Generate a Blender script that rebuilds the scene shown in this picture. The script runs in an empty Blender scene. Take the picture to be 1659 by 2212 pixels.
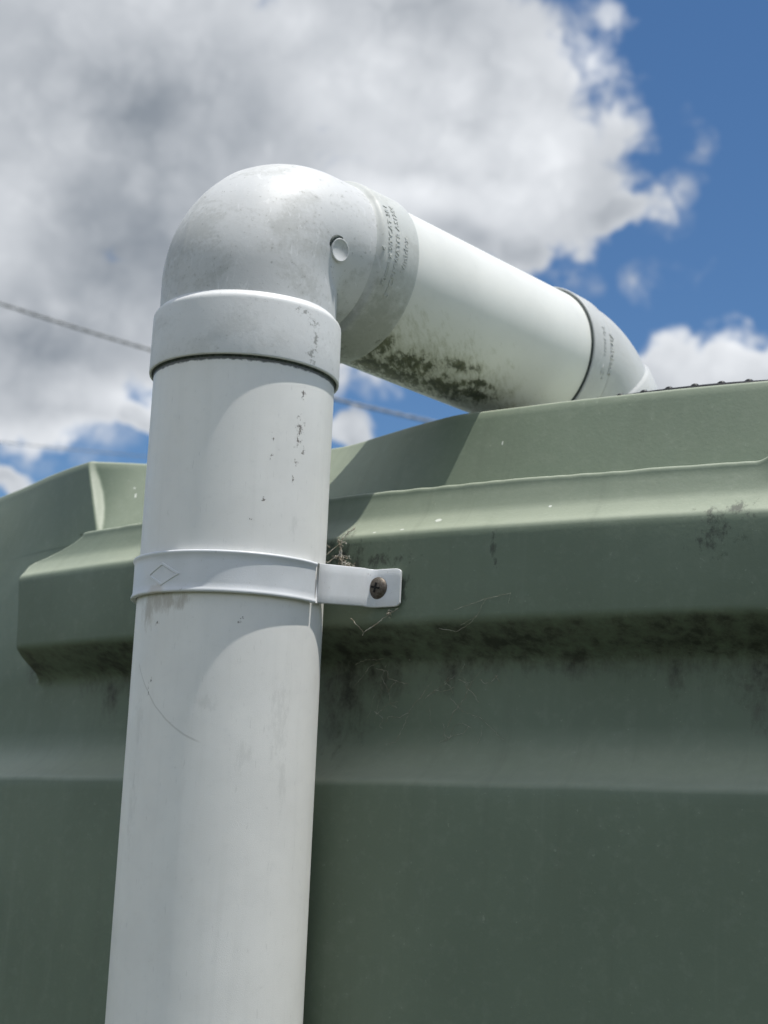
import bpy, bmesh, math, random
from mathutils import Vector, Matrix
from mathutils.noise import noise as pnoise
random.seed(7)
R_ = math.radians
EYE = 1.6                         # camera height above the ground; heights below are relative to it
SC = bpy.context.scene
COL = SC.collection

# ------------------------------------------------------------------ camera
PITCH, ROLL = 0.23471, -0.05216
fwd = Vector((0, math.cos(PITCH), math.sin(PITCH)))
upw = Vector((0, -math.sin(PITCH), math.cos(PITCH)))
c_right = Vector((math.cos(ROLL), 0, 0)) - upw * math.sin(ROLL)
c_up = Vector((math.sin(ROLL), 0, 0)) + upw * math.cos(ROLL)
cam = bpy.data.cameras.new('camera')
camo = bpy.data.objects.new('camera', cam); COL.objects.link(camo)
m = Matrix((c_right, c_up, -fwd)).transposed().to_4x4(); m.translation = (0, 0, EYE)
camo.matrix_world = m
cam.sensor_fit = 'VERTICAL'; cam.sensor_height = 24.0
cam.lens = 24.0 * 3141.06 / 2212.0
cam.clip_start = 0.02; cam.clip_end = 3000
cam.dof.use_dof = True; cam.dof.focus_distance = 0.665; cam.dof.aperture_fstop = 10.5
SC.camera = camo

# ------------------------------------------------------------------ node helper
class NB:
    def __init__(self, tree): self.t = tree; self.n = tree.nodes; self.l = tree.links
    def add(self, typ, **kw):
        nd = self.n.new(typ)
        for k, v in kw.items(): setattr(nd, k, v)
        return nd
    def put(self, sock, v):
        if v is None: return
        if isinstance(v, bpy.types.NodeSocket): self.l.new(v, sock)
        else: sock.default_value = v
    def math(self, op, a, b=None, c=None, clamp=False):
        nd = self.add('ShaderNodeMath', operation=op, use_clamp=clamp)
        self.put(nd.inputs[0], a); self.put(nd.inputs[1], b); self.put(nd.inputs[2], c)
        return nd.outputs[0]
    def vmath(self, op, a, b=None):
        nd = self.add('ShaderNodeVectorMath', operation=op)
        self.put(nd.inputs[0], a)
        if op == 'SCALE': self.put(nd.inputs[3], b)
        else: self.put(nd.inputs[1], b)
        return nd.outputs['Value'] if op in ('LENGTH', 'DOT_PRODUCT', 'DISTANCE') else nd.outputs[0]
    def noise(self, vec, scale, detail=4, rough=.5, dist=0.0, color=False, lac=2.0):
        nd = self.add('ShaderNodeTexNoise')
        self.put(nd.inputs['Vector'], vec)
        nd.inputs['Scale'].default_value = scale; nd.inputs['Detail'].default_value = detail
        nd.inputs['Roughness'].default_value = rough; nd.inputs['Distortion'].default_value = dist
        nd.inputs['Lacunarity'].default_value = lac
        return nd.outputs['Color' if color else 'Fac']
    def ramp(self, x, a, b, lo=0.0, hi=1.0, smooth=True):
        nd = self.add('ShaderNodeMapRange', interpolation_type='SMOOTHSTEP' if smooth else 'LINEAR')
        self.put(nd.inputs[0], x); nd.inputs[1].default_value = a; nd.inputs[2].default_value = b
        nd.inputs[3].default_value = lo; nd.inputs[4].default_value = hi
        return nd.outputs[0]
    def mix(self, f, a, b, blend='MIX'):
        nd = self.add('ShaderNodeMix', data_type='RGBA', blend_type=blend)
        self.put(nd.inputs[0], f)
        for i, v in ((6, a), (7, b)):
            if isinstance(v, tuple) and len(v) == 3: v = (*v, 1)
            self.put(nd.inputs[i], v)
        return nd.outputs[2]
    def sep(self, v):
        nd = self.add('ShaderNodeSeparateXYZ'); self.put(nd.inputs[0], v); return nd.outputs
    def comb(self, x, y, z=0.0):
        nd = self.add('ShaderNodeCombineXYZ')
        for i, v in enumerate((x, y, z)): self.put(nd.inputs[i], v)
        return nd.outputs[0]
    def mapv(self, v, scale):
        return self.vmath('MULTIPLY', v, scale)
    def blobs(self, vec, L, soft=False):
        """max over ellipses (u, v, ru, rv[, weight]) of weight * (1 - normalised distance)"""
        acc = None
        for b in L:
            d = self.vmath('SUBTRACT', vec, (b[0], b[1], 0))
            d = self.vmath('MULTIPLY', d, (1 / b[2], 1 / b[3], 0))
            x = self.math('SUBTRACT', 1.0, self.vmath('LENGTH', d))
            if len(b) > 4: x = self.math('MULTIPLY', self.math('MAXIMUM', x, 0.0), b[4])
            if acc is None: acc = x
            elif soft:
                acc = self.math('SMOOTH_MAX', acc, x, 0.25)
            else: acc = self.math('MAXIMUM', acc, x)
        return acc

# ------------------------------------------------------------------ sun and sky
SUN_AZ, SUN_EL = R_(65.0), R_(75.0)           # azimuth from -Y towards +X
sun_dir = Vector((math.sin(SUN_AZ) * math.cos(SUN_EL), -math.cos(SUN_AZ) * math.cos(SUN_EL), math.sin(SUN_EL)))
sl = bpy.data.lights.new('sun', 'SUN'); sl.energy = 3.7; sl.angle = R_(0.75); sl.color = (1.0, 0.965, 0.90)
so = bpy.data.objects.new('sun', sl); COL.objects.link(so)
so.rotation_euler = (-sun_dir).to_track_quat('-Z', 'Y').to_euler(); so.location = (3, -2, 8)

CLOUD_MASS = [(-0.214, 0.482, 0.287, 0.166), (-0.011, 0.545, 0.16, 0.134), (0.045, 0.479, 0.118, 0.096), (0.118, 0.466, 0.071, 0.056),
    (0.089, 0.422, 0.031, 0.029), (-0.231, 0.343, 0.22, 0.07), (-0.255, 0.294, 0.1, 0.035), (-0.18, 0.279, 0.023, 0.016),
    (0.163, 0.452, 0.042, 0.022), (0.248, 0.330, 0.092, 0.036), (0.192, 0.336, 0.035, 0.020),
    (-0.031, 0.284, 0.027, 0.018), (-0.279, 0.241, 0.03, 0.013)]
CLOUD_BRIGHT = [(-0.016, 0.506, 0.095, 0.064, 1), (0.087, 0.48, 0.083, 0.06, 1), (-0.082, 0.546, 0.112, 0.038, 0.6), (-0.002, 0.45, 0.117, 0.029, 0.8),
    (0.13, 0.538, 0.044, 0.038, 0.7), (-0.275, 0.458, 0.071, 0.105, 0.3), (-0.162, 0.295, 0.1, 0.025, 0.8), (-0.252, 0.27, 0.066, 0.019, 0.7),
    (0.235, 0.347, 0.088, 0.035, 1), (-0.031, 0.284, 0.03, 0.019, 1)]
CLOUD_GREY = [(-0.179, 0.405, 0.149, 0.083, 1), (-0.251, 0.322, 0.087, 0.038, 0.8), (-0.188, 0.491, 0.079, 0.064, 0.6),
    (0.048, 0.421, 0.056, 0.022, 0.6), (-0.108, 0.479, 0.05, 0.038, 0.5)]
LUM0 = .54
CLOUD_WISP = [(.207, .462, .016, .016), (.223, .486, .014, .014), (.178, .39, .02, .02), (.205, .40, .02, .015), (.180, .445, .04, .02), (-.22, .262, .09, .02), (.12, .40, .03, .02)]
world = bpy.data.worlds.new('World'); SC.world = world; world.use_nodes = True
world.node_tree.nodes.clear(); W = NB(world.node_tree)
gen = W.add('ShaderNodeTexCoord').outputs['Generated']
dirv = W.vmath('NORMALIZE', gen)
sx, sy, sz = W.sep(dirv)[:3]
az = W.math('ARCTAN2', sx, sy); el = W.math('ARCSINE', sz)
ae = W.comb(az, el)
wlow = W.vmath('SUBTRACT', W.noise(dirv, 9.0, 2, .5, color=True), (.5, .5, .5))
warp2 = W.vmath('SUBTRACT', W.noise(dirv, 30.0, 2, .6, color=True), (.5, .5, .5))
aes = W.vmath('ADD', ae, W.vmath('SCALE', wlow, .075))
aew = W.vmath('ADD', aes, W.vmath('SCALE', warp2, .036))
mass = W.blobs(aew, CLOUD_MASS)
# beyond the clouds set out above the broken cumulus goes on over the whole sky
far_ = W.ramp(W.vmath('LENGTH', W.vmath('MULTIPLY', W.vmath('SUBTRACT', ae, (-.02, .40, 0)), (1 / .42, 1 / .30, 0))), .9, 1.35)
gen_n = W.noise(W.mapv(dirv, (1, 1, 1.6)), 2.6, 3, .55)
gen_m = W.ramp(gen_n, .40, .60, -.5, .7, smooth=False)
near_ = W.math('SUBTRACT', 1.0, far_)
mass = W.math('ADD', W.math('MULTIPLY', mass, near_), W.math('MULTIPLY', gen_m, far_))
edge_n = W.noise(dirv, 24.0, 5, .60)
vn = W.add('ShaderNodeTexVoronoi', feature='F1'); vn.inputs['Scale'].default_value = 17.0; vn.inputs['Detail'].default_value = 2.5; vn.inputs['Roughness'].default_value = .55; vn.inputs['Lacunarity'].default_value = 2.2
W.put(vn.inputs['Vector'], W.vmath('ADD', dirv, W.vmath('SCALE', warp2, .035)))
puff = W.math('SUBTRACT', .60, vn.outputs['Distance'])
cov = W.math('ADD', mass, W.math('ADD', W.math('MULTIPLY', W.math('SUBTRACT', edge_n, .5), .55), W.math('ADD', W.math('MULTIPLY', puff, .44), .17)))
alpha = W.ramp(cov, -.08, .30)
wisp = W.math('MULTIPLY', W.math('MAXIMUM', W.blobs(aew, CLOUD_WISP), 0.0), W.ramp(edge_n, .38, .70))
alpha = W.math('MAXIMUM', alpha, W.math('MULTIPLY', wisp, .9))
alpha = W.math('MULTIPLY', alpha, W.ramp(el, -.02, .06))
# how thick and how lit: broad light and grey masses, billows lit from the sun's side
n1 = W.noise(dirv, 10.0, 4, .55)
relief = W.math('MULTIPLY', puff, .33)
br = W.math('SUBTRACT', W.ramp(W.blobs(aes, CLOUD_BRIGHT), 0, .75), W.ramp(W.blobs(aes, CLOUD_GREY), 0, .75))
br = W.math('ADD', W.math('MULTIPLY', br, near_), W.math('MULTIPLY', W.math('SUBTRACT', gen_n, .55), W.math('MULTIPLY', far_, -2.0)))
br = W.math('ADD', br, W.math('MULTIPLY', far_, .85))  # unseen clouds made whiter to lift the ambient light on the pipe
lum = W.math('ADD', LUM0, W.math('MULTIPLY', br, .30))
lum = W.math('ADD', lum, W.math('MULTIPLY', W.math('SUBTRACT', n1, .5), .68))
lum = W.math('ADD', lum, relief)
lum = W.math('ADD', lum, W.math('MULTIPLY', W.ramp(cov, .7, .05), .22))
lum = W.math('MINIMUM', W.math('MAXIMUM', lum, 0.0), 1.0)
ccol = W.mix(lum, (.215, .243, .280), (.735, .757, .788))
sky = W.add('ShaderNodeTexSky', sky_type='NISHITA', sun_disc=False)
sky.sun_elevation = SUN_EL; sky.sun_rotation = math.atan2(sun_dir.x, sun_dir.y)
sky.altitude = 50; sky.air_density = 1.0; sky.dust_density = 0.0; sky.ozone_density = 4.0
bg1 = W.add('ShaderNodeBackground'); hs = W.add('ShaderNodeHueSaturation'); hs.inputs['Saturation'].default_value = 1.14; W.put(hs.inputs['Color'], sky.outputs[0])
W.put(bg1.inputs[0], hs.outputs[0]); bg1.inputs[1].default_value = .083
bg2 = W.add('ShaderNodeBackground'); W.put(bg2.inputs[0], ccol); bg2.inputs[1].default_value = 1.0
ms = W.add('ShaderNodeMixShader'); W.put(ms.inputs[0], alpha); W.put(ms.inputs[1], bg1.outputs[0]); W.put(ms.inputs[2], bg2.outputs[0])
W.put(W.add('ShaderNodeOutputWorld').inputs[0], ms.outputs[0])

world.cycles.sampling_method = 'NONE'
SC.cycles.max_bounces = 4; SC.cycles.diffuse_bounces = 2; SC.cycles.glossy_bounces = 2; SC.cycles.adaptive_threshold = .025
SC.view_settings.view_transform = 'Standard'; SC.view_settings.look = 'None'
SC.view_settings.exposure = 0.30; SC.view_settings.gamma = 1.0; SC.view_settings.use_curve_mapping = False

# ------------------------------------------------------------------ shared geometry of the place
PIPE_R = .045
V0 = Vector((-.07074, .70135, EYE))                     # downpipe axis at eye height
VD = Vector((-.01037, -.03500, 1)).normalized()         # it leans a little
T_AX = .30726 * Vector((-.01037, -.03500, 1)).length    # where the two pipe axes meet
ELB = V0 + VD * T_AX
HAZ, HEL = .78431, -.00762
HD = Vector((math.sin(HAZ) * math.cos(HEL), math.cos(HAZ) * math.cos(HEL), math.sin(HEL)))
TC = Vector((.76455, 1.91721, 0)); TR = 1.42817         # tank centre and radius of its moulded ledge
TH0 = math.atan2(V0.x - TC.x, -(V0.y - TC.y))
def tank_pt(s, o, z):
    th = TH0 + s / TR
    return Vector((TC.x + (TR + o) * math.sin(th), TC.y - (TR + o) * math.cos(th), EYE + z))
def basis(axis, ref):
    e1 = (ref - axis * ref.dot(axis)).normalized(); return e1, axis.cross(e1)

# ------------------------------------------------------------------ object helpers
def link(name, me, mat=None, parent=None, smooth=True):
    o = bpy.data.objects.new(name, me); COL.objects.link(o)
    if mat: me.materials.append(mat)
    if smooth and me.polygons: me.polygons.foreach_set('use_smooth', [True] * len(me.polygons))
    if parent:
        o.parent = parent
        if parent.type == 'EMPTY' or parent.type == 'MESH':
            o.matrix_parent_inverse = WORLD[parent.name].inverted() if parent.name in WORLD else Matrix()
    WORLD[o.name] = Matrix()
    return o
WORLD = {}
def thing(name, loc, label, cat, group=None):
    o = bpy.data.objects.new(name, None); COL.objects.link(o); o.location = loc; o.empty_display_size = .05
    WORLD[o.name] = Matrix.Translation(loc)
    return tag(o, label, cat, group)
def tag(o, label, cat, group=None, kind=None):
    o['label'] = label; o['category'] = cat
    if group: o['group'] = group
    if kind: o['kind'] = kind
    return o
def mesh(name, verts, faces, uvs=None):
    me = bpy.data.meshes.new(name); me.from_pydata(verts, [], faces); me.update()
    if uvs:
        ul = me.uv_layers.new(name='UVMap')
        for p in me.polygons:
            for li, vi in zip(p.loop_indices, p.vertices): ul.data[li].uv = uvs[vi]
    return me
def grid_mesh(name, rows, uv=None, flip=False):
    """rows: list of equal length lists of points"""
    n = len(rows[0]); V = [p for r in rows for p in r]; F = []
    for i in range(len(rows) - 1):
        for j in range(n - 1):
            q = (i * n + j, i * n + j + 1, (i + 1) * n + j + 1, (i + 1) * n + j)
            F.append(q[::-1] if flip else q)
    return mesh(name, V, F, [u for r in uv for u in r] if uv else None)
def lathe(name, origin, axis, ref, prof, seg=128, start=-180, span=360):
    """prof: list of (radius, distance along axis); uv = (arc length, distance)"""
    e1, e2 = basis(axis, ref); rows, uv = [], []
    for (r, t) in prof:
        a, b = [], []
        for k in range(seg + 1):
            ph = R_(start + span * k / seg)
            a.append(origin + axis * t + (e1 * math.cos(ph) + e2 * math.sin(ph)) * r); b.append((ph * PIPE_R, t))
        rows.append(a); uv.append(b)
    return grid_mesh(name, rows, uv)
def tube(pts, rad, seg=6):
    """verts, faces of a tube through pts (radius may be a list)"""
    V, F = [], []; n = len(pts); prev = None
    for i, p in enumerate(pts):
        d = (pts[min(i + 1, n - 1)] - pts[max(i - 1, 0)]).normalized()
        ref = prev if prev and abs(prev.dot(d)) < .95 else (Vector((0, 0, 1)) if abs(d.z) < .9 else Vector((1, 0, 0)))
        e1 = (ref - d * ref.dot(d)).normalized(); e2 = d.cross(e1); prev = e1
        r = rad[i] if isinstance(rad, (list, tuple)) else rad
        for k in range(seg):
            a = 2 * math.pi * k / seg; V.append(p + (e1 * math.cos(a) + e2 * math.sin(a)) * r)
    for i in range(n - 1):
        for k in range(seg):
            k2 = (k + 1) % seg; F.append((i * seg + k, i * seg + k2, (i + 1) * seg + k2, (i + 1) * seg + k))
    F.append(tuple(range(seg))[::-1]); F.append(tuple((n - 1) * seg + k for k in range(seg)))
    return V, F
def join(parts):
    V, F = [], []
    for v, f in parts:
        o = len(V); V += v; F += [tuple(i + o for i in q) for q in f]
    return V, F
def smooth_interp(xs, ys, x):
    if x <= xs[0]: return ys[0]
    if x >= xs[-1]: return ys[-1]
    i = max(k for k in range(len(xs)) if xs[k] <= x)
    h = xs[i + 1] - xs[i]; t = (x - xs[i]) / h
    def sl(k):
        if k == 0: return (ys[1] - ys[0]) / (xs[1] - xs[0])
        if k == len(xs) - 1: return 0.0
        a = (ys[k] - ys[k - 1]) / (xs[k] - xs[k - 1]); b = (ys[k + 1] - ys[k]) / (xs[k + 1] - xs[k])
        return 0.0 if a * b <= 0 else 2 * a * b / (a + b)
    m0, m1 = sl(i) * h, sl(i + 1) * h
    return (2*t**3 - 3*t*t + 1) * ys[i] + (t**3 - 2*t*t + t) * m0 + (-2*t**3 + 3*t*t) * ys[i + 1] + (t**3 - t*t) * m1
def sstep(a, b, x):
    t = min(1, max(0, (x - a) / (b - a))); return t * t * (3 - 2 * t)

# ------------------------------------------------------------------ materials
def material(name):
    mt = bpy.data.materials.new(name); mt.use_nodes = True; mt.node_tree.nodes.clear()
    b = NB(mt.node_tree); b.bsdf = b.add('ShaderNodeBsdfPrincipled')
    b.put(b.add('ShaderNodeOutputMaterial').inputs[0], b.bsdf.outputs[0])
    tc = b.add('ShaderNodeTexCoord'); b.obj = tc.outputs['Object']; b.uv = tc.outputs['UV']
    return mt, b
def finish(b, col, rough, bump=None, bump_d=.0003, spec=.4, metal=0.0):
    i = b.bsdf.inputs
    if isinstance(col, tuple): col = (*col, 1)
    b.put(i['Base Color'], col); b.put(i['Roughness'], rough); i['Specular IOR Level'].default_value = spec; i['Metallic'].default_value = metal
    if bump is not None:
        bp = b.add('ShaderNodeBump'); bp.inputs['Strength'].default_value = 1.0; bp.inputs['Distance'].default_value = bump_d
        b.put(bp.inputs['Height'], bump); b.put(i['Normal'], bp.outputs[0])

PVC = (.88, .875, .845)
def pvc_base(b, tint=PVC, grime=.10, speck=.15):
    o = b.obj
    c = b.mix(b.ramp(b.noise(o, 22, 3, .6), .35, .7), tint, tuple(x * .93 for x in tint))
    n_ = b.noise(o, 260, 5, .75)
    c = b.mix(b.math('MULTIPLY', b.ramp(n_, .50, .75), grime), c, (.34, .35, .32))
    c = b.mix(b.math('MULTIPLY', b.ramp(n_, .66, .72), speck), c, (.22, .22, .20))
    return c
def stain(b, uv, L, nscale, k=1.1, lo=.05, hi=.30, detail=4, stretch=(1, 1, 1), bias=.5, rough=.75):
    f = b.blobs(uv, L)
    n = b.noise(b.vmath('MULTIPLY', uv, stretch), nscale, detail, rough)
    f = b.math('ADD', f, b.math('MULTIPLY', b.math('SUBTRACT', n, bias), k))
    return b.ramp(f, lo, hi)
def uvp(phi, t): return (R_(phi) * PIPE_R, t)

# vertical pipe
M_VP, b = material('pvc_downpipe')
c = pvc_base(b, PVC, .06, .10)
L = [(*uvp(44.5, .215), .003, .006), (*uvp(43.5, .198), .0045, .010), (*uvp(42, .192), .003, .007), (*uvp(42, .1807), .002, .004), (*uvp(24.3, .1817), .0018, .003),
     (*uvp(25.1, .1907), .0018, .003), (*uvp(21.6, .1609), .002, .003), (*uvp(47, .187), .0016, .005), (*uvp(-41.3, .1025), .0016, .003), (*uvp(12.7, .1039), .0028, .003),
     (*uvp(-45.4, .0717), .0016, .005), (*uvp(-44, .076), .002, .002), (*uvp(40, .172), .0014, .003), (*uvp(14, .151), .0016, .0015)]
c = b.mix(b.math('MULTIPLY', stain(b, b.uv, L, 520, 4.2, .30, .80, bias=.58, stretch=(1, .8, 1)), .85), c, (.10, .075, .055))
L = [(*uvp(-52, .110), .008, .014), (*uvp(-42, .113), .020, .008), (*uvp(-30, .112), .012, .006)]
c = b.mix(b.math('MULTIPLY', stain(b, b.uv, L, 240, 2.4, .1, .9, stretch=(1, .3, 1)), .50), c, (.30, .25, .18))
L = [(*uvp(44, .034), .004, .02), (*uvp(18, .044), .006, .010), (*uvp(-53, .059), .006, .02), (*uvp(-55, .02), .006, .03), (*uvp(-6, .066), .010, .006), (*uvp(40, .06), .008, .03), (*uvp(43, .150), .003, .009)]
c = b.mix(b.math('MULTIPLY', stain(b, b.uv, L, 420, 3.0, .2, 1.0, stretch=(1, .35, 1)), .16), c, (.36, .36, .33))
sk = b.noise(b.vmath('MULTIPLY', b.uv, (1, .045, 1)), 190, 3, .6)
c = b.mix(b.math('MULTIPLY', b.ramp(sk, .50, .72), .06), c, (.46, .46, .42))
sc2 = b.noise(b.vmath('MULTIPLY', b.uv, (1, .16, 1)), 700, 2, .6)
c = b.mix(b.math('MULTIPLY', b.ramp(sc2, .66, .74), .20), c, (.46, .46, .44))
# long curved scratch
us, vs = b.sep(b.uv)[:2]
fit = b.math('ADD', b.math('ADD', b.math('MULTIPLY', b.math('MULTIPLY', us, us), 14.06), b.math('MULTIPLY', us, -.1495)), .0474)
fit = b.math('ADD', fit, b.math('MULTIPLY', b.math('SUBTRACT', b.noise(b.uv, 120, 3), .5), .0012))
dl = b.math('ABSOLUTE', b.math('SUBTRACT', vs, fit))
scr = b.math('MULTIPLY', b.ramp(dl, .0007, .0002), b.math('MULTIPLY', b.ramp(us, -.047, -.045), b.ramp(us, -.004, -.009)))
c = b.mix(b.math('MULTIPLY', scr, .32), c, (.30, .29, .25))
# dark jointing compound squeezed out below the socket
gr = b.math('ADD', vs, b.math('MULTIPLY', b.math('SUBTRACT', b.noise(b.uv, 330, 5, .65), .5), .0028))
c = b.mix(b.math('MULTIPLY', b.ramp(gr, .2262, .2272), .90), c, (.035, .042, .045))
finish(b, c, b.ramp(b.noise(b.obj, 90, 4), .3, .7, .38, .52), b.noise(b.obj, 2600, 2, .6), .00006, .45)

# horizontal pipe, mould underneath
M_HP, b = material('pvc_cross_pipe')
c = pvc_base(b, (.77, .78, .745), .05, .06)
P = lambda phi, k, a, d_: (R_(phi) * PIPE_R, k, a * PIPE_R, d_)
L = [P(178, .10, .62, .075), P(172, .14, .44, .050), P(156, .080, .26, .018), P(150, .078, .16, .010), P(158, .108, .20, .024), P(153, .160, .09, .016), P(165, .160, .24, .026), P(146, .135, .16, .02)]
f = b.blobs(b.uv, L)
uvr = b.add('ShaderNodeVectorRotate'); b.put(uvr.inputs[0], b.uv); uvr.inputs['Axis'].default_value = (0, 0, 1); uvr.inputs['Angle'].default_value = R_(35)
st = b.vmath('MULTIPLY', uvr.outputs[0], (1, .32, 1))
n = b.math('ADD', b.math('MULTIPLY', b.noise(st, 330, 5, .74, .3), .85), b.math('MULTIPLY', b.noise(b.uv, 75, 3, .6), .45))
mk = b.math('ADD', f, b.math('MULTIPLY', b.math('SUBTRACT', n, .67), 3.8))
mk = b.math('ADD', mk, b.math('MULTIPLY', b.math('SUBTRACT', b.noise(b.uv, 1300, 2, .6), .5), .7))
c = b.mix(b.math('MULTIPLY', b.ramp(mk, -.7, .4), .42), c, (.33, .34, .22))
mcol = b.mix(b.ramp(b.noise(b.obj, 160, 4, .6), .38, .62), (.028, .036, .015), (.100, .110, .055))
c = b.mix(b.math('MULTIPLY', b.ramp(mk, .12, .85), .90), c, mcol)
finish(b, c, .42, b.noise(b.obj, 2600, 2, .6), .00005, .45)

# fittings: weathered, mottled grime
def fitting(name, dirty, L=(), gL=(), tone=(.64, .652, .655)):
    mt, b = material(name); o = b.obj
    c = b.mix(b.ramp(b.noise(o, 26, 3, .6), .35, .7), tone, tuple(x * .92 for x in tone))
    big = b.noise(b.vmath('MULTIPLY', o, (1, 1, 1.5)), 30, 5, .62, .7)
    fine = b.noise(o, 420, 4, .75)
    # dull grey-green film, worn through in flakes
    g = b.ramp(b.math('ADD', big, b.math('MULTIPLY', b.math('SUBTRACT', fine, .5), .45)), .45, .66)
    c = b.mix(b.math('MULTIPLY', g, .40 * dirty), c, (.36, .37, .345))
    # small dark specks and light scratches
    c = b.mix(b.math('MULTIPLY', b.ramp(fine, .61, .70), .42 * dirty), c, (.17, .17, .15))
    sc = b.noise(b.vmath('MULTIPLY', o, (150, 150, 60)), 1, 4, .7, 1.6)
    c = b.mix(b.math('MULTIPLY', b.ramp(sc, .60, .68), .45 * dirty), c, (.78, .79, .80))
    if L:
        mk = stain(b, b.uv, L, 420, 4.0, .25, .8, bias=.58)
        c = b.mix(b.math('MULTIPLY', mk, .60), c, (.12, .12, .10))
    if gL:
        mk = stain(b, b.uv, gL, 130, 1.5, .1, .7, bias=.5)
        c = b.mix(b.math('MULTIPLY', mk, .5), c, (.25, .26, .22))
    finish(b, c, b.ramp(big, .3, .7, .45, .62), b.math('ADD', b.math('MULTIPLY', fine, .7), big), .00012, .32)
    return mt
M_EL = fitting('pvc_elbow', 1.0)
M_SO = fitting('pvc_socket_vertical', .5, tone=(.77, .78, .78), L= [(*uvp(48, .251), .006, .006), (*uvp(50, .243), .004, .012), (*uvp(47, .235), .006, .006), (*uvp(40, .2545), .010, .003), (*uvp(48, .2315), .004, .003)])
M_SH = fitting('pvc_socket_cross', .7, tone=(.58, .60, .58), L=[(R_(178) * PIPE_R, .055, .022, .020), (R_(150) * PIPE_R, .071, .008, .004)], gL=[(R_(150) * PIPE_R, .06, .04, .03)])
M_FE = fitting('pvc_angled_bend', .35, tone=(.54, .555, .555))

M_ST, b = material('powder_coated_steel')
c = b.mix(b.ramp(b.noise(b.obj, 60, 5), .3, .7), (.74, .76, .79), (.68, .70, .72))
c = b.mix(b.math('MULTIPLY', b.ramp(b.noise(b.obj, 420, 5, .7), .64, .70), .35), c, (.30, .27, .22))
c = b.mix(b.math('MULTIPLY', stain(b, b.uv, [(R_(-41) * PIPE_R, .1175, .007, .004)], 200, 1.0, .1, .6), .45), c, (.50, .43, .32))
finish(b, c, .38, b.noise(b.obj, 1800, 2), .00005, .5)
M_SCREW, b = material('weathered_screw')
finish(b, b.mix(b.ramp(b.noise(b.obj, 900, 5, .7), .35, .65), (.15, .135, .115), (.085, .065, .05)), .5, b.noise(b.obj, 2500, 3), .0001, .5, .55)
M_DARK, b = material('screw_recess'); finish(b, (.012, .011, .010), .8)
M_GAP, b = material('dark_jointing'); finish(b, b.mix(b.ramp(b.noise(b.obj, 700, 4), .4, .6), (.035, .045, .043), (.08, .10, .09)), .7)
M_BLACK, b = material('black_plastic'); finish(b, (.018, .019, .02), .42, b.noise(b.obj, 900, 3), .0001)
M_WEB, b = material('cobweb'); finish(b, b.mix(b.ramp(b.noise(b.obj, 300, 4), .4, .6), (.52, .50, .44), (.27, .23, .17)), .9, spec=.1)
M_CABLE, b = material('cable_sheath'); finish(b, b.mix(b.ramp(b.noise(b.obj, 6, 3), .3, .7), (.24, .25, .26), (.31, .32, .33)), .6)
M_GROUND, b = material('rough_grass')
c = b.mix(b.ramp(b.noise(b.obj, 3, 8, .65), .35, .65), (.065, .070, .040), (.040, .055, .025)); c = b.mix(b.ramp(b.noise(b.obj, 60, 4), .45, .7), c, (.10, .09, .06))
finish(b, c, .95, b.noise(b.obj, 80, 5), .01)

# tank: pale eucalypt green polyethylene. uv = (arc length, height)
GREEN = (.144, .190, .134)
M_TANK, b = material('green_polyethylene')
o = b.obj
nb_ = b.noise(o, 9, 3, .6); nm = b.noise(o, 150, 4, .7); peel = b.noise(o, 520, 2, .55)
c = b.mix(b.ramp(nb_, .3, .7), GREEN, tuple(x * .90 for x in GREEN))
c = b.mix(b.math('MULTIPLY', b.ramp(nm, .48, .72), .16), c, (.26, .30, .24))
c = b.mix(b.math('MULTIPLY', b.ramp(b.math('ADD', peel, b.math('MULTIPLY', nm, .3)), .86, .92), .22), c, (.42, .46, .38))
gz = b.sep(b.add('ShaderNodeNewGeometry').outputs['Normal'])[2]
dust_sunlight = b.math('MULTIPLY', b.ramp(gz, .12, .85, smooth=False), b.ramp(b.math('ADD', nb_, b.math('MULTIPLY', nm, .6)), .50, .95, .80, 1.0))
c = b.mix(b.math('MULTIPLY', dust_sunlight, .72), c, (.425, .460, .355))     # chalky dusty tone that also paints sunlit brightness onto up-facing faces
us, vs = b.sep(b.uv)[:2]
# mould on the underside of the ledge and hanging below it in ragged smears, with shade beside the pipe painted in
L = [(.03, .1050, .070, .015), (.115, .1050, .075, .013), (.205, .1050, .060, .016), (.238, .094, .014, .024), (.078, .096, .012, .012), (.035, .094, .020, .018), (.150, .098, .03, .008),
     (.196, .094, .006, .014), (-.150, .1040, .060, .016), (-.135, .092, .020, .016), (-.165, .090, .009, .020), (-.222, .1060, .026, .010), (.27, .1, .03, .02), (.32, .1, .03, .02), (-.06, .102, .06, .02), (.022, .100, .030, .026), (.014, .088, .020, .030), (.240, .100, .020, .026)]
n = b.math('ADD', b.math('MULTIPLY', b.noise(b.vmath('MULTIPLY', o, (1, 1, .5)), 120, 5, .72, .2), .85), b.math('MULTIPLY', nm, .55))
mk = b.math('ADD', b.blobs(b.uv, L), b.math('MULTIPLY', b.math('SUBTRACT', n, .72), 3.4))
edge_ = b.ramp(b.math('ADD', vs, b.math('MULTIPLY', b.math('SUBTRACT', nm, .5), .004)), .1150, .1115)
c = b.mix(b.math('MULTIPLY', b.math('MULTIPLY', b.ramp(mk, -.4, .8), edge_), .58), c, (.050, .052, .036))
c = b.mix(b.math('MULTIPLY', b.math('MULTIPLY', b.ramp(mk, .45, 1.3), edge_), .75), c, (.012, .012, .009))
sk = b.noise(b.vmath('MULTIPLY', b.uv, (1, .05, 1)), 75, 4, .65)
c = b.mix(b.math('MULTIPLY', b.ramp(sk, .52, .75), .22), c, (.10, .12, .085))
c = b.mix(b.math('MULTIPLY', b.ramp(sk, .46, .26), .14), c, (.26, .30, .24))
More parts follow.
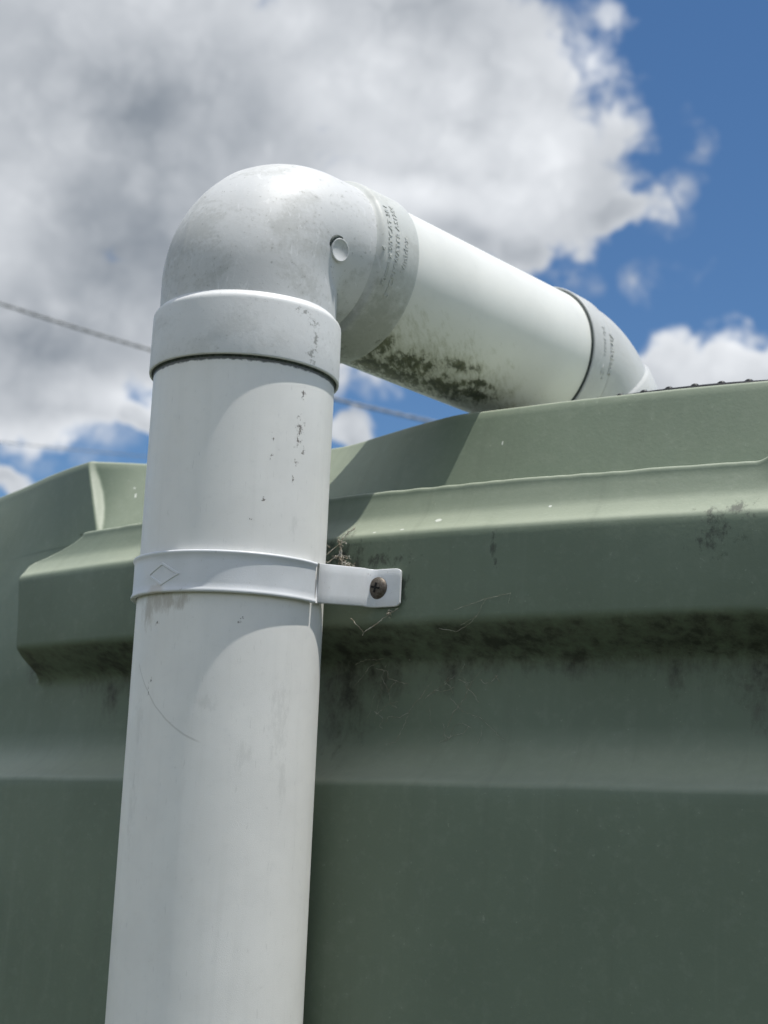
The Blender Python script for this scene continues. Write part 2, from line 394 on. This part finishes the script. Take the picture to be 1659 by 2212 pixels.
# dirt on the front and around the clip
L = [(.028, .150, .022, .016), (.045, .145, .030, .007), (.066, .131, .006, .012), (.222, .150, .014, .018), (.232, .160, .012, .008), (.240, .196, .016, .012), (.115, .150, .003, .008), (.116, .140, .002, .004)]
mk = stain(b, b.uv, L, 190, 4.0, .10, 1.0, bias=.56, stretch=(1, .6, 1))
c = b.mix(b.math('MULTIPLY', mk, .72), c, (.025, .025, .02))
# pale droppings and scuffs
L = [(.080, .1655, .0022, .0012), (.139, .1690, .001, .0008), (-.208, .220, .001, .0022), (-.210, .226, .0007, .0009), (.082, .2230, .0006, .0016), (.046, .1606, .0012, .0005), (.062, .1610, .0014, .0006)]
mk = stain(b, b.uv, L, 900, .9, .1, .35)
c = b.mix(b.math('MULTIPLY', mk, .85), c, (.66, .68, .62))
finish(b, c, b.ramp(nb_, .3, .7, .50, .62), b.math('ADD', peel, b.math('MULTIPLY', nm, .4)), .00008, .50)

# ------------------------------------------------------------------ ground
gm = mesh('ground', [(-600, -600, 0), (600, -600, 0), (600, 600, 0), (-600, 600, 0)], [(0, 1, 2, 3)])
g = link('ground', gm, M_GROUND, smooth=False); g['kind'] = 'structure'; g['label'] = 'rough grassy ground around the tank'

# ------------------------------------------------------------------ water tank
tank = thing('water_tank', (TC.x, TC.y, 0), 'large round pale green moulded plastic rainwater tank', 'water tank')
S_L, S_RT = -.232, .62
TOPX = [-.2360, -.2200, -.2055, -.150, -.11, -.0600, -.023, .0180, .0550, .12, .24, .262, .30]
TOPO = [-.045, -.0580, -.0700, -.089, -.098, -.1015, -.0935, -.0820, -.0745, -.0745, -.0745, -.072, -.066]
def top_o(s): return smooth_interp(TOPX, TOPO, s)
# each row: (z, offset on the ledge side, z on the plain side, offset on the plain side, where the two meet at the left end, blend width)
ROWS = []
def row(z, o, zp=None, op=-.030, sl=S_L, w=.0035, kind=0): ROWS.append((z, o, z if zp is None else zp, op, sl, w, kind))
def rib(z, o): row(z, o, z, o)
for z, o in ((-EYE, -.02), (-1.45, -.02), (-1.43, -.004), (-1.25, -.004), (-1.235, -.018), (-.95, -.018), (-.935, -.004), (-.75, -.004), (-.735, -.018), (-.52, -.018), (-.505, -.006), (-.30, -.004), (-.15, -.0035), (-.06, -.0032), (0, -.0030), (.016, -.0030),
             (.0240, -.0031), (.0300, -.0032), (.0345, -.0034), (.0364, -.0039), (.0378, -.0052), (.0389, -.0074), (.0406, -.0104), (.0426, -.0140), (.0452, -.0178), (.0482, -.0211), (.0515, -.0238), (.0548, -.0257), (.0580, -.0269), (.0615, -.0278), (.066, -.0286), (.078, -.0292)): rib(z, o)
row(.0920, -.0298); row(.0965, -.0296, sl=-.244); row(.0990, -.0280, sl=-.243); row(.1020, -.0225, sl=-.239); row(.1060, -.0145, sl=-.236); row(.1095, -.0075, sl=-.233); row(.1118, -.0030, sl=-.230); row(.1132, -.0010, sl=-.229); row(.1150, -.0002, sl=-.229)
row(.1165, 0, sl=-.229); row(.13, 0, sl=-.230); row(.145, 0, sl=-.232); row(.1540, 0, sl=-.2335); row(.1568, -.0002, sl=-.234); row(.1585, -.0008, sl=-.2343); row(.1598, -.0019, sl=-.2350); row(.1610, -.0036, sl=-.2365)
row(.1640, -.0068, sl=-.239, w=.004); row(.1678, -.0105, sl=-.242, w=.005); row(.1700, -.0122, sl=-.240, w=.007); row(.1722, -.0134, sl=-.232, w=.010); row(.1760, -.0150, sl=-.220, w=.013); row(.1800, -.0166, sl=-.210, w=.013); row(.1824, -.0175, sl=-.205, w=.012)
row(.1838, -.0178, sl=-.203, w=.012); row(.1850, -.0180, sl=-.203, w=.012); row(.1860, -.0187, sl=-.203, w=.012); row(.1866, -.0202, sl=-.203, w=.010); row(.1870, -.0240, sl=-.204, w=.008)
row(.1872, -.045, sl=-.2080, w=.0016); row(.1876, -.057, sl=-.2085, w=.0016); row(.1886, -.0620, sl=-.2088, w=.0016); row(.1915, -.0638, sl=-.2090, w=.0016)
UP0 = len(ROWS)
for fz in (.03, .2, .4, .6, .8, .93): row(.192 + (.2428 - .192) * fz, fz, kind=1, sl=-.2095 - .0265 * fz, w=.0016)
for z_, do in ((.2433, -.0002), (.2444, -.0010), (.2452, -.0026), (.2455, -.0048), (.2456, -.009)): row(z_, do, kind=2, sl=-.2360, w=.0016)
for o_, z_ in ((-.130, .2440), (-.30, .2480), (-.70, .265), (-1.2, .288), (-TR + .02, .298)): row(z_, o_, z_, o_, kind=3)
def row_pt(rw, s):
    z, o, zp, op, sl, w, kind = rw
    lean = .017 * sstep(-.21, -.40, s) + .02 * sstep(-.40, -.9, s) if s < 0 else .03 * sstep(.62, 1.0, s)
    wt = sstep(S_L - w, S_L + w, s) * (1 - sstep(S_RT - .004, S_RT + .004, s))
    s = s + (sl - S_L) * math.exp(-((s - S_L) / .05) ** 2)      # the end of the ledge runs slantwise up to the corner
    to = top_o(s); fz_ = max(0, min(1, (z - .10) / .1415))
    pl = -.030 - .015 * fz_ - lean * fz_ ** 1.5
    cr = .022 * sstep(-.150, -.214, s)
    if kind == 1: on, opl = -.0640 + cr + (to - .003 + .0640 - cr) * o, pl
    elif kind == 2: on, opl = to - .003 + o, pl + o
    elif kind == 3: on = opl = o
    else: on, opl = (o + cr if o < -.04 and z > .18 else o), (op if z < .0935 else pl)
    oo = opl + (on - opl) * wt
    zz = zp + (z - zp) * wt
    if kind == 0 and .176 < z < .1871 and o > -.03: zz += .010 * sstep(.236, .256, s) * wt * sstep(.176, .184, z)   # the lip curls up at the recess end
    if kind != 3:
        wob = pnoise(Vector((s * 9, z * 14, 1.7))) * .0007 + pnoise(Vector((s * 45, z * 60, 5.2))) * .00018
        oo += wob; zz += pnoise(Vector((s * 22, z * 30, 9.1))) * .0003
        if .183 < z < .1871: zz += pnoise(Vector((s * 120, 3.3, 2.2))) * .0004 * wt
    return tank_pt(s, oo, zz), (s, zz)
cols = []
s = -.60
while s < .75:
    cols.append(s)
    s += .0007 if -.242 < s < -.222 else (.0022 if -.42 < s < .34 else .012)
full = 2 * math.pi * TR; nb = 150; s_end = cols[-1]; span = full - (s_end - cols[0])
cols += [s_end + span * k / nb for k in range(1, nb + 1)]
rows, uv = [], []
for rw in ROWS:
    a, u = [], []
    for s in cols:
        sw = s if s < full / 2 else s - full
        p, q = row_pt(rw, sw); a.append(p); u.append((s, q[1]))
    a[-1] = a[0].copy(); rows.append(a); uv.append(u)
ROOF_I = len(ROWS) - 5
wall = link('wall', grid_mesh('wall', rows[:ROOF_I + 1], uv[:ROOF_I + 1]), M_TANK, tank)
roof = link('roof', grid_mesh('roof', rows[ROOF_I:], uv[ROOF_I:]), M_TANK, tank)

# ------------------------------------------------------------------ downpipe: one glued run of PVC
dp = thing('downpipe', V0 - VD * (V0.z / VD.z) * 1.0, 'white PVC stormwater downpipe bending over the rim of the green tank', 'downpipe')
REFV = Vector((0, -1, 0)); UPV = Vector((0, 0, 1))
T_SB, T_ST = .2289, .2600
NT = 60
vp = link('vertical_pipe', lathe('vertical_pipe', V0, VD, REFV, [(PIPE_R, -V0.z / VD.z + .02 + (T_SB + .02 + V0.z / VD.z - .02) * k / NT) for k in range(NT + 1)], 160), M_VP, dp)
def socket(name, origin, axis, ref, t_open, t_body, rbody, mat, parent, start=-180, ro=.0473):
    sg = 1 if t_body > t_open else -1
    prof = [(PIPE_R + .0001, t_open + sg * .008), (.0459, t_open + sg * .0075), (.0459, t_open + sg * .0004), (.0461, t_open), (ro - .0005, t_open), (ro - .00012, t_open + sg * .00025), (ro, t_open + sg * .0009),
            (ro - .0001, t_open + sg * .012), (ro - .0002, t_body - sg * .0032), (ro - .00035, t_body - sg * .0020), (ro - .0008, t_body - sg * .0010), (ro - .0016, t_body - sg * .0002), (rbody + .0009, t_body + sg * .0004), (rbody + .0002, t_body + sg * .0012), (rbody - .0006, t_body + sg * .0030)]
    if sg < 0: prof = prof[::-1]
    return link(name, lathe(name, origin, axis, ref, prof, 160, start), mat, parent)
# the bend body
RB, RT = .0300, .0443
ang = math.acos(VD.dot(HD)); tl = RB * math.tan(ang / 2)
pA = ELB - VD * tl; nrm = VD.cross(HD).normalized(); inn = nrm.cross(VD)   # towards the bend's centre
cen = pA + inn * RB
path = []
for k in range(6): path.append((V0 + VD * (T_ST - .004) + (pA - V0 - VD * (T_ST - .004)) * k / 6, VD, inn))
NA = 72
for k in range(NA + 1):
    a = ang * k / NA; rot = Matrix.Rotation(a, 3, nrm)
    path.append((cen + rot @ (-inn * RB), rot @ VD, rot @ inn))
pB, tB, iB = path[-1]
K_S0, K_S1 = .0465, .0738
for k in range(1, 4): path.append((pB + (ELB + HD * (K_S0 + .004) - pB) * k / 3, tB, iB))
rows, uv = [], []; acc = 0
SEG = 192
for i, (c0, tg, ii) in enumerate(path):
    if i: acc += (c0 - path[i - 1][0]).length
    a, u = [], []
    for k in range(SEG + 1):
        ph = -math.pi + 2 * math.pi * k / SEG + math.pi      # 0..2pi, 0 = inner side
        e2 = tg.cross(ii)
        r = RT
        dphi = abs(ph - math.pi)
        r += .00035 * math.exp(-(dphi / .018) ** 2)             # mould parting line on the outside of the bend
        r += .0004 * pnoise(Vector((math.cos(ph) * 1.5, math.sin(ph) * 1.5, acc * 25)))
        a.append(c0 + (ii * math.cos(ph) + e2 * math.sin(ph)) * r); u.append((ph * RT, acc))
    rows.append(a); uv.append(u)
elbow = link('elbow_bend', grid_mesh('elbow_bend', rows, uv), M_EL, dp)
elbow['label'] = 'short right-angle bend with mottled grime over the downpipe'
def part(name, V, F, mat, parent, smooth=False, uvs=None): return link(name, mesh(name, V, F, uvs), mat, parent, smooth)
socket('socket', V0, VD, REFV, T_SB, T_ST, RT, M_SO, elbow)
socket('socket', ELB, HD, UPV, K_S1, K_S0, RT, M_SH, elbow, -90)
def gap_ring(origin, axis, ref, t, parent):
    sg = 1
    return link('joint_gap', lathe('joint_gap', origin, axis, ref, [(PIPE_R - .0002, t - .0012), (PIPE_R + .0004, t - .0010), (.0457, t - .0002), (.0459, t + .002)], 160), M_GAP, parent)

# ---- lettering moulded on a cylinder
def letters(text, size, origin, axis, ref, rad, k0, phi0, phi1, parent, mat, up_sign=-1, height=.00030, name='moulded_lettering'):
    cu = bpy.data.curves.new('t', 'FONT'); cu.body = text; cu.size = size; cu.resolution_u = 2; cu.extrude = .5; cu.offset = size * .010
    ob = bpy.data.objects.new('t', cu); COL.objects.link(ob)
    dg = bpy.context.evaluated_depsgraph_get(); me = bpy.data.meshes.new_from_object(ob.evaluated_get(dg))
    bpy.data.objects.remove(ob); bpy.data.curves.remove(cu)
    xs = [v.co.x for v in me.vertices]; x0, x1 = min(xs), max(xs)
    bm = bmesh.new(); bm.from_mesh(me)
    e1, e2 = basis(axis, ref)
    for v in bm.verts:
        f = (v.co.x - x0) / (x1 - x0); ph = R_(phi0 + (phi1 - phi0) * f)
        r = rad + (height if v.co.z > 0 else -.0006)
        v.co = origin + axis * (k0 + up_sign * v.co.y) + (e1 * math.cos(ph) + e2 * math.sin(ph)) * r
    bmesh.ops.recalc_face_normals(bm, faces=bm.faces)
    bm.to_mesh(me); bm.free(); me.name = name
    return link(name, me, mat, parent, smooth=False)
RL = .0472
for txt, size, k0, p0, p1 in (('Vinidex', .0048, .0650, 104, 79), ('STORMWATER AS1254', .0040, .0588, 122, 57), ('90mm x 90\u00b0CAT 3R1', .0040, .0535, 117, 60), ('4', .0032, .0487, 95, 92.5)):
    letters(txt, size, ELB, HD, UPV, RL, k0, p0, p1, elbow, M_SH)
# injection point: a flat round boss in a shallow dark recess on the side of the bend
bc = Vector((-.02972, .67473, EYE + .29394))
near_c = min(path, key=lambda q: (q[0] - bc).length); ax = (bc - near_c[0]); ax = (ax - near_c[1] * ax.dot(near_c[1])).normalized()
bc = near_c[0] + ax * (RT - .0002)
ax = (ax + Vector((.10, -.25, 0))).normalized()
def disc_lathe(name, c0, axis, prof, mat, parent, seg=40):
    e1, e2 = basis(axis, Vector((0, 0, 1))); rows = []
    for r, t in prof: rows.append([c0 + axis * t + (e1 * math.cos(2 * math.pi * k / seg) + e2 * math.sin(2 * math.pi * k / seg)) * r for k in range(seg + 1)])
    return link(name, grid_mesh(name, rows), mat, parent)
disc_lathe('injection_boss', bc, ax, [(.0060, -.006), (.0060, .0010), (.0057, .0015), (.0052, .0014), (.0049, .0011), (.0001, .0010)], M_EL, elbow)
e1b, e2b = basis(ax, Vector((0, 0, 1)))
arc_ = [bc + ax * .0002 + (e1b * math.cos(R_(a)) + e2b * math.sin(R_(a))) * .0067 for a in range(-10, 115, 6)]
V, F = tube(arc_, [.0004 + .0009 * math.sin(math.pi * i / (len(arc_) - 1)) for i in range(len(arc_))], 6)
link('recess_rim', mesh('recess_rim', V, F), M_GAP, elbow)

# ---- pipe across the tank
HK0, HK1 = .0660, .2420
hp = link('cross_pipe', lathe('cross_pipe', ELB, HD, UPV, [(PIPE_R, HK0 + (HK1 - HK0) * k / 40) for k in range(41)], 160, -90), M_HP, dp)
hp['label'] = 'white pipe run over the rim with green mould underneath'
# ---- 45 degree bend dropping into the tank
K_F0, K_F1 = .2280, .2470
DOWN = Vector((0, 0, -1)); n2 = HD.cross(DOWN).normalized(); in2 = n2.cross(HD)
RB2 = .041; path2 = []
s0 = ELB + HD * (K_F1 - .002); c2 = ELB + HD * K_F1 + in2 * RB2
path2.append((s0, HD, in2))
for k in range(31):
    a = R_(45) * k / 30; rot = Matrix.Rotation(a, 3, n2)
    path2.append((c2 + rot @ (-in2 * RB2), rot @ HD, rot @ in2))
e_p, e_t, e_i = path2[-1]
rows = []
for c0, tg, ii in path2:
    e2 = tg.cross(ii); rows.append([c0 + (ii * math.cos(2 * math.pi * k / 128) + e2 * math.sin(2 * math.pi * k / 128)) * .0455 for k in range(129)])
bend = link('angled_bend', grid_mesh('angled_bend', rows), M_FE, dp)
socket('socket', ELB, HD, UPV, K_F0, K_F1, .0455, M_FE, bend, -90)
link('joint_gap', lathe('joint_gap', ELB, HD, UPV, [(PIPE_R - .0003, K_F0 - .0010), (PIPE_R + .0004, K_F0 - .0008), (.0459, K_F0 + .0004), (.0459, K_F0 + .003)], 160), M_GAP, bend)
link('joint_gap', lathe('joint_gap', V0, VD, REFV, [(PIPE_R - .0003, T_SB - .0010), (PIPE_R + .0004, T_SB - .0006), (.0457, T_SB + .0010), (.0459, T_SB + .003)], 160), M_GAP, elbow)
link('socket', lathe('socket', e_p, e_t, HD, [(.0450, -.002), (.0462, .0002), (.0473, .0014), (.0474, .028), (.0470, .0285), (.0455, .0285), (.0452, .02)], 128), M_FE, bend)
link('outlet_pipe', lathe('outlet_pipe', e_p, e_t, HD, [(.0450, .01), (.0450, .07), (.043, .07), (.043, .01)], 96), M_HP, bend)
letters('Vinidex', .0050, ELB, HD, UPV, RL, .2440, 72, 108, bend, M_FE, up_sign=1)
letters('90 mm   45\u00b0', .0042, ELB, HD, UPV, RL, .2372, 71, 113, bend, M_FE, up_sign=1)

# ------------------------------------------------------------------ saddle clip
Z_B, Z_T = .1161, .1352
ZM = (Z_B + Z_T) / 2; HW = (Z_T - Z_B) / 2
clip = thing('saddle_clip', tank_pt(0, .001, ZM), 'white steel saddle clip holding the downpipe to the tank ledge', 'pipe clip')
e1v, e2v = basis(VD, REFV)
# angle of the wall-side direction around the pipe
nout = (Vector((TC.x, TC.y, 0)) - Vector((V0.x, V0.y, 0))).normalized()
ph_w = math.degrees(math.atan2(nout.dot(e2v), nout.dot(e1v)))     # towards the wall
def band_section():  # (radius offset, along) cross-section: strap with rolled edges
    h = HW
    return [(.0453, -h + .0008), (.0458, -h), (.0475, -h - .0002), (.0479, -h + .0002), (.0480, -h + .0008), (.0477, -h + .0015), (.0473, -h + .0024), (.0472, -h + .0045), (.0472, 0), (.0472, h - .0045), (.0473, h - .0024), (.0477, h - .0015), (.0480, h - .0008), (.0479, h - .0002), (.0475, h + .0002), (.0458, h), (.0453, h - .0008)]
a0, a1 = ph_w - 360 + 84, ph_w - 84
if a0 > 0: a0 -= 360; a1 -= 360
rows, uv = [], []
for r, t in band_section():
    rows.append([]); uv.append([])
    for k in range(121):
        ph = R_(a0 + (a1 - a0) * k / 120)
        rows[-1].append(V0 + VD * (ZM + t) + (e1v * math.cos(ph) + e2v * math.sin(ph)) * r); uv[-1].append((ph * PIPE_R, ZM + t))
band = link('strap', grid_mesh('strap', rows, uv), M_ST, clip)
def tab(sgn, s_end, zc):
    """leg of the strap going to the wall, turned out into a tab with a rounded end; 1.5 mm steel"""
    zc0 = ZM - .0002 if sgn > 0 else ZM - .001
    path = [(.0468, .0455), (.0471, .0340), (.0474, .0240), (.0477, .0140), (.0479, .0075)]
    for k in range(1, 7):
        a = R_(15 * k); path.append((.0479 + .0050 * (1 - math.cos(a)), .0075 - .0050 * math.sin(a) - .0006 * k / 6))
    s1 = s_end - .0034
    path += [(path[-1][0] + (s1 - path[-1][0]) * k / 6, .0019 ) for k in range(1, 7)]
    path += [(s1 + .0034 * math.sin(R_(x)), .0019) for x in (20, 40, 55, 68, 78, 85, 89)]
    n = len(path); tot = path[-1][0] - path[0][0]
    cols_, th = [], .0014
    for i, (sv, ov) in enumerate(path):
        p0, p1 = path[max(i - 1, 0)], path[min(i + 1, n - 1)]; d0, d1 = p1[0] - p0[0], p1[1] - p0[1]; L_ = math.hypot(d0, d1); nx, no = -d1 / L_, d0 / L_
        z0 = zc0 + (zc - zc0) * max(0, min(1, (.0455 - ov) / .038))
        hh = HW * (1.0 if sv <= s1 else .80 + .20 * math.sqrt(max(0, 1 - ((sv - s1) / .0034) ** 2)))
        ring_ = []
        for (t, q) in ((-1, -.5), (-1, .28), (-.985, .42), (-.955, .5), (-.5, .5), (0, .5), (.5, .5), (.955, .5), (.985, .42), (1, .28), (1, -.5)):
            ring_.append(tank_pt(sgn * (sv + nx * q * th), ov + no * q * th, z0 + t * hh))
        cols_.append(ring_)
    V = [p for c_ in cols_ for p in c_]; m = len(cols_[0]); F = []
    for i in range(n - 1):
        for k in range(m):
            k2 = (k + 1) % m; q = (i * m + k, (i + 1) * m + k, (i + 1) * m + k2, i * m + k2); F.append(q if sgn > 0 else q[::-1])
    F.append(tuple((n - 1) * m + k for k in range(m))); F.append(tuple(range(m))[::-1])
    o = link('tab', mesh('tab', V, F), M_ST, clip, smooth=True)
    o.data.polygons[len(F) - 2].use_smooth = False
    return o
def screw(s, z, parent):
    c0 = tank_pt(s, .0024, z); axis = (tank_pt(s, 1, z) - tank_pt(s, 0, z)).normalized()
    sw = disc_lathe('screw', c0, axis, [(.0056, -.004), (.0056, .0002), (.0054, .0006), (.0046, .0014), (.0034, .0020), (.0018, .0023), (.0001, .0024)], M_SCREW, parent, 32)
    e1, e2 = basis(axis, Vector((.25, 0, 1))); V, F = [], []
    for a, b_ in ((e1, e2), (e2, e1)):
        o = len(V)
        for l, w, t in ((-.0027, .0006, .0019), (.0027, .0006, .0019), (.0027, -.0006, .0019), (-.0027, -.0006, .0019), (-.0024, .0005, .00265), (.0024, .0005, .00265), (.0024, -.0005, .00265), (-.0024, -.0005, .00265)):
            V.append(c0 + a * l + b_ * w + axis * (t + (.00001 if o else 0)))
        F += [tuple(i + o for i in q) for q in ((4, 5, 6, 7), (0, 1, 5, 4), (1, 2, 6, 5), (2, 3, 7, 6), (3, 0, 4, 7))]
    link('cross_recess', mesh('cross_recess', V, F), M_DARK, sw, smooth=False)
    return sw
t1 = tab(1, .0660, .1305); t2 = tab(-1, .0660, .1262)
screw(.0530, .1306, t1); screw(.0530 * -1, .1262, t2)
# diamond pressed into the strap
def on_band(ph, t, r): ph = R_(ph); return V0 + VD * t + (e1v * math.cos(ph) + e2v * math.sin(ph)) * r
def diamond(w, hgt, rr, n=10):
    out = []
    cor = [(-37.5 - w, .1246), (-37.5, .1246 + hgt), (-37.5 + w, .1244), (-37.5, .1246 - hgt)]
    for i in range(4):
        for k in range(n):
            f = k / n; a, b_ = cor[i], cor[(i + 1) % 4]; out.append(on_band(a[0] + (b_[0] - a[0]) * f, a[1] + (b_[1] - a[1]) * f, rr))
    return out
r0, r1, r2, r3 = diamond(13.2, .0056, .0470), diamond(12.6, .0053, .0476), diamond(10.4, .0043, .0476), diamond(9.6, .0039, .0471)
V = r0 + r1 + r2 + r3; n = len(r0); F = [(l * n + k, l * n + (k + 1) % n, (l + 1) * n + (k + 1) % n, (l + 1) * n + k) for l in range(3) for k in range(n)]
link('pressed_diamond', mesh('pressed_diamond', V, F), M_ST, band, smooth=False)

# ------------------------------------------------------------------ leaf strainer
SCN = Vector((.2764, .9505, EYE + .2432)); SR = .250
stn = thing('leaf_strainer', SCN, 'black leaf strainer rim set in the tank top beside the pipe outlet', 'strainer')
def ring(name, prof, mat, parent, seg=140):
    rows = []
    for r, z in prof: rows.append([SCN + Vector((math.cos(2 * math.pi * k / seg) * r, math.sin(2 * math.pi * k / seg) * r, z)) for k in range(seg + 1)])
    return link(name, grid_mesh(name, rows), mat, parent)
ring('rim', [(SR - .03, .0000), (SR, .0000), (SR + .0008, .0020), (SR + .0006, .0080), (SR - .001, .0090), (SR - .012, .0092), (SR - .014, .004), (SR - .03, -.02)], M_BLACK, stn)
nub = bmesh.new(); bmesh.ops.create_uvsphere(nub, u_segments=8, v_segments=5, radius=.0019); nub_me = bpy.data.meshes.new('rim_stud'); nub.to_mesh(nub_me); nub.free(); nub_me.materials.append(M_BLACK)
nub_me.polygons.foreach_set('use_smooth', [True] * len(nub_me.polygons))
for k in range(110):
    a = 2 * math.pi * k / 110
    o = bpy.data.objects.new('rim_stud', nub_me); COL.objects.link(o); o.parent = stn
    o.location = Vector((math.cos(a) * (SR - .003), math.sin(a) * (SR - .003), .0090)); o.scale = (1.3, 1.3, .8)

# ------------------------------------------------------------------ cobwebs
def web(name, strands, rad, label):
    parts = []
    for pts, jit, r in strands:
        out = []
        for i in range(len(pts) - 1):
            a, b_ = pts[i], pts[i + 1]; n = max(3, int((b_ - a).length / .0009))
            for k in range(n):
                p = a + (b_ - a) * k / n
                out.append(p + Vector([random.uniform(-jit, jit) for _ in range(3)]))
        out.append(pts[-1])
        parts.append(tube(out, [rad * r * random.uniform(.6, 1.4) for _ in out], 5))
    V, F = join(parts); o = link(name, mesh(name, V, F), M_WEB); return tag(o, label, 'cobweb', None)
T = tank_pt
def clump(c, n, spread, steps=7):
    L = []
    for _ in range(n):
        p = c + Vector([random.gauss(0, spread * .4) for _ in range(3)]); pts = [p]
        for _ in range(steps): p = p + Vector([random.gauss(0, spread * .35) for _ in range(3)]); pts.append(p)
        L.append((pts, .0003, .8))
    return L
st = [([T(.033, .0035, .1410), T(.0315, .004, .1465), T(.0305, .004, .1530), T(.0310, .003, .1575), T(.0345, .0025, .1610), T(.0365, .001, .1630)], .0004, 2.2),
      ([T(.0300, .004, .1405), T(.0305, .004, .1470), T(.0300, .004, .1525), T(.0290, .004, .1570)], .0004, 1.8),
      ([T(.0395, .003, .1405), T(.0345, .0035, .1440), T(.0315, .004, .1480), T(.0300, .004, .1540)], .0004, 1.8),
      ([T(.0300, .004, .1490), T(.0270, .008, .1445), T(.0220, .012, .1440)], .0003, 2.0),
      ([T(.0300, .004, .1545), T(.0265, .006, .1510), T(.0225, .009, .1455)], .0002, 1.2),
      ([T(.0215, .013, .1455), T(.0225, .012, .1430), T(.0245, .011, .1415), T(.0240, .011, .1440)], .0003, 2.4)]
st += clump(T(.0345, .003, .1420), 16, .0028) + clump(T(.0310, .004, .1475), 8, .0018) + clump(T(.0305, .004, .1545), 6, .0014) + clump(T(.0240, .008, .1540), 3, .0010)
web('cobweb', st, .00016, 'dusty clump of cobweb above the clip tab beside the pipe')
st = [([T(.0655, .002, .1200), T(.060, .0025, .1172), T(.054, .003, .1125), T(.0470, .004, .1085)], .0003, 1.5), ([T(.0470, .004, .1085), T(.0430, .004, .1125), T(.0385, .003, .1160)], .0003, 1.1),
      ([T(.0470, .004, .1085), T(.0468, .004, .1068)], .0002, 1.3)] + clump(T(.0605, .0025, .1172), 6, .0013)
web('cobweb', st, .00015, 'V-shaped thread of cobweb hanging under the clip tab')
st = [([T(.095, .001, .1180), T(.112, .0015, .1225), T(.125, .0008, .1250)], .00015, .7), ([T(.112, .001, .1225), T(.108, .001, .1150), T(.098, -.002, .1110)], .0002, .7), ([T(.086, -.002, .1100), T(.095, -.004, .1085), T(.104, -.001, .1120), T(.108, .001, .1150)], .0002, .9),
      ([T(.125, .0008, .1250), T(.1240, .0007, .1200)], .0002, .5)]
web('cobweb', st, .00009, 'faint cobweb threads along the ledge edge right of the clip')
st = []
for _ in range(26):
    s0_, z0_ = random.uniform(.02, .10), random.uniform(.064, .100); p = T(s0_, -.027, z0_); pts = [p]; dx, dz = random.uniform(-.006, .006), random.uniform(-.006, .006)
    for _ in range(random.randint(2, 5)): s0_ += dx + random.gauss(0, .002); z0_ += dz + random.gauss(0, .002); pts.append(T(s0_, -.0265, z0_))
    st.append((pts, .0003, random.uniform(.3, .8)))
web('cobweb', st, .00012, 'thin tangle of cobweb on the recessed wall under the clip')

# ------------------------------------------------------------------ overhead cables
def cable(name, pts, dist, rad, label, twist):
    P = [Vector((x * dist, y * dist, EYE + z * dist)) for x, y, z in pts]
    # parabola through the points along the horizontal run, carried on to either side
    x0 = P[0]; run = Vector((P[-1].x - x0.x, P[-1].y - x0.y, 0)); Ln = run.length; run.normalize()
    ts = [(p - x0).dot(run) for p in P]; zs = [p.z for p in P]
    A = (P[len(P) // 2]); tm, zm = (A - x0).dot(run), A.z
    # z = a t^2 + b t + c
    (ta, za), (tb, zb), (tc_, zc_) = (ts[0], zs[0]), (tm, zm), (ts[-1], zs[-1])
    den = (ta - tb) * (ta - tc_) * (tb - tc_)
    a = (tc_ * (zb - za) + tb * (za - zc_) + ta * (zc_ - zb)) / den
    b_ = (tc_**2 * (za - zb) + tb**2 * (zc_ - za) + ta**2 * (zb - zc_)) / den
    c_ = za - a * ta * ta - b_ * ta
    a = max(a, .004)
    parts = []; n = 900; lo, hi = -14, 16
    for q in range(2 if twist else 1):
        pts2 = []
        for k in range(n + 1):
            t = lo + (hi - lo) * k / n; p = Vector((x0.x, x0.y, 0)) + run * t; p.z = a * t * t + b_ * t + c_
            if twist:
                an = 2 * math.pi * t / .20 + q * math.pi; sd = Vector((-run.y, run.x, 0))
                p += (sd * math.cos(an) + Vector((0, 0, 1)) * math.sin(an)) * rad * .4
            pts2.append(p)
        parts.append(tube(pts2, rad, 5))
    V, F = join(parts)
    return tag(link(name, mesh(name, V, F), M_CABLE), label, 'cable')
cable('overhead_cable', [(-.2712, .9424, .3586), (-.0389, .955, .3062), (.0207, .9574, .2959)], 11.0, .0095, 'thick twisted overhead service cable crossing the sky behind the elbow', True)
cable('overhead_cable', [(-.2534, .9648, .2653), (-.2090, .9653, .2631), (-.1649, .9658, .2611)], 19.0, .006, 'thin overhead wire low in the sky left of the downpipe', False)
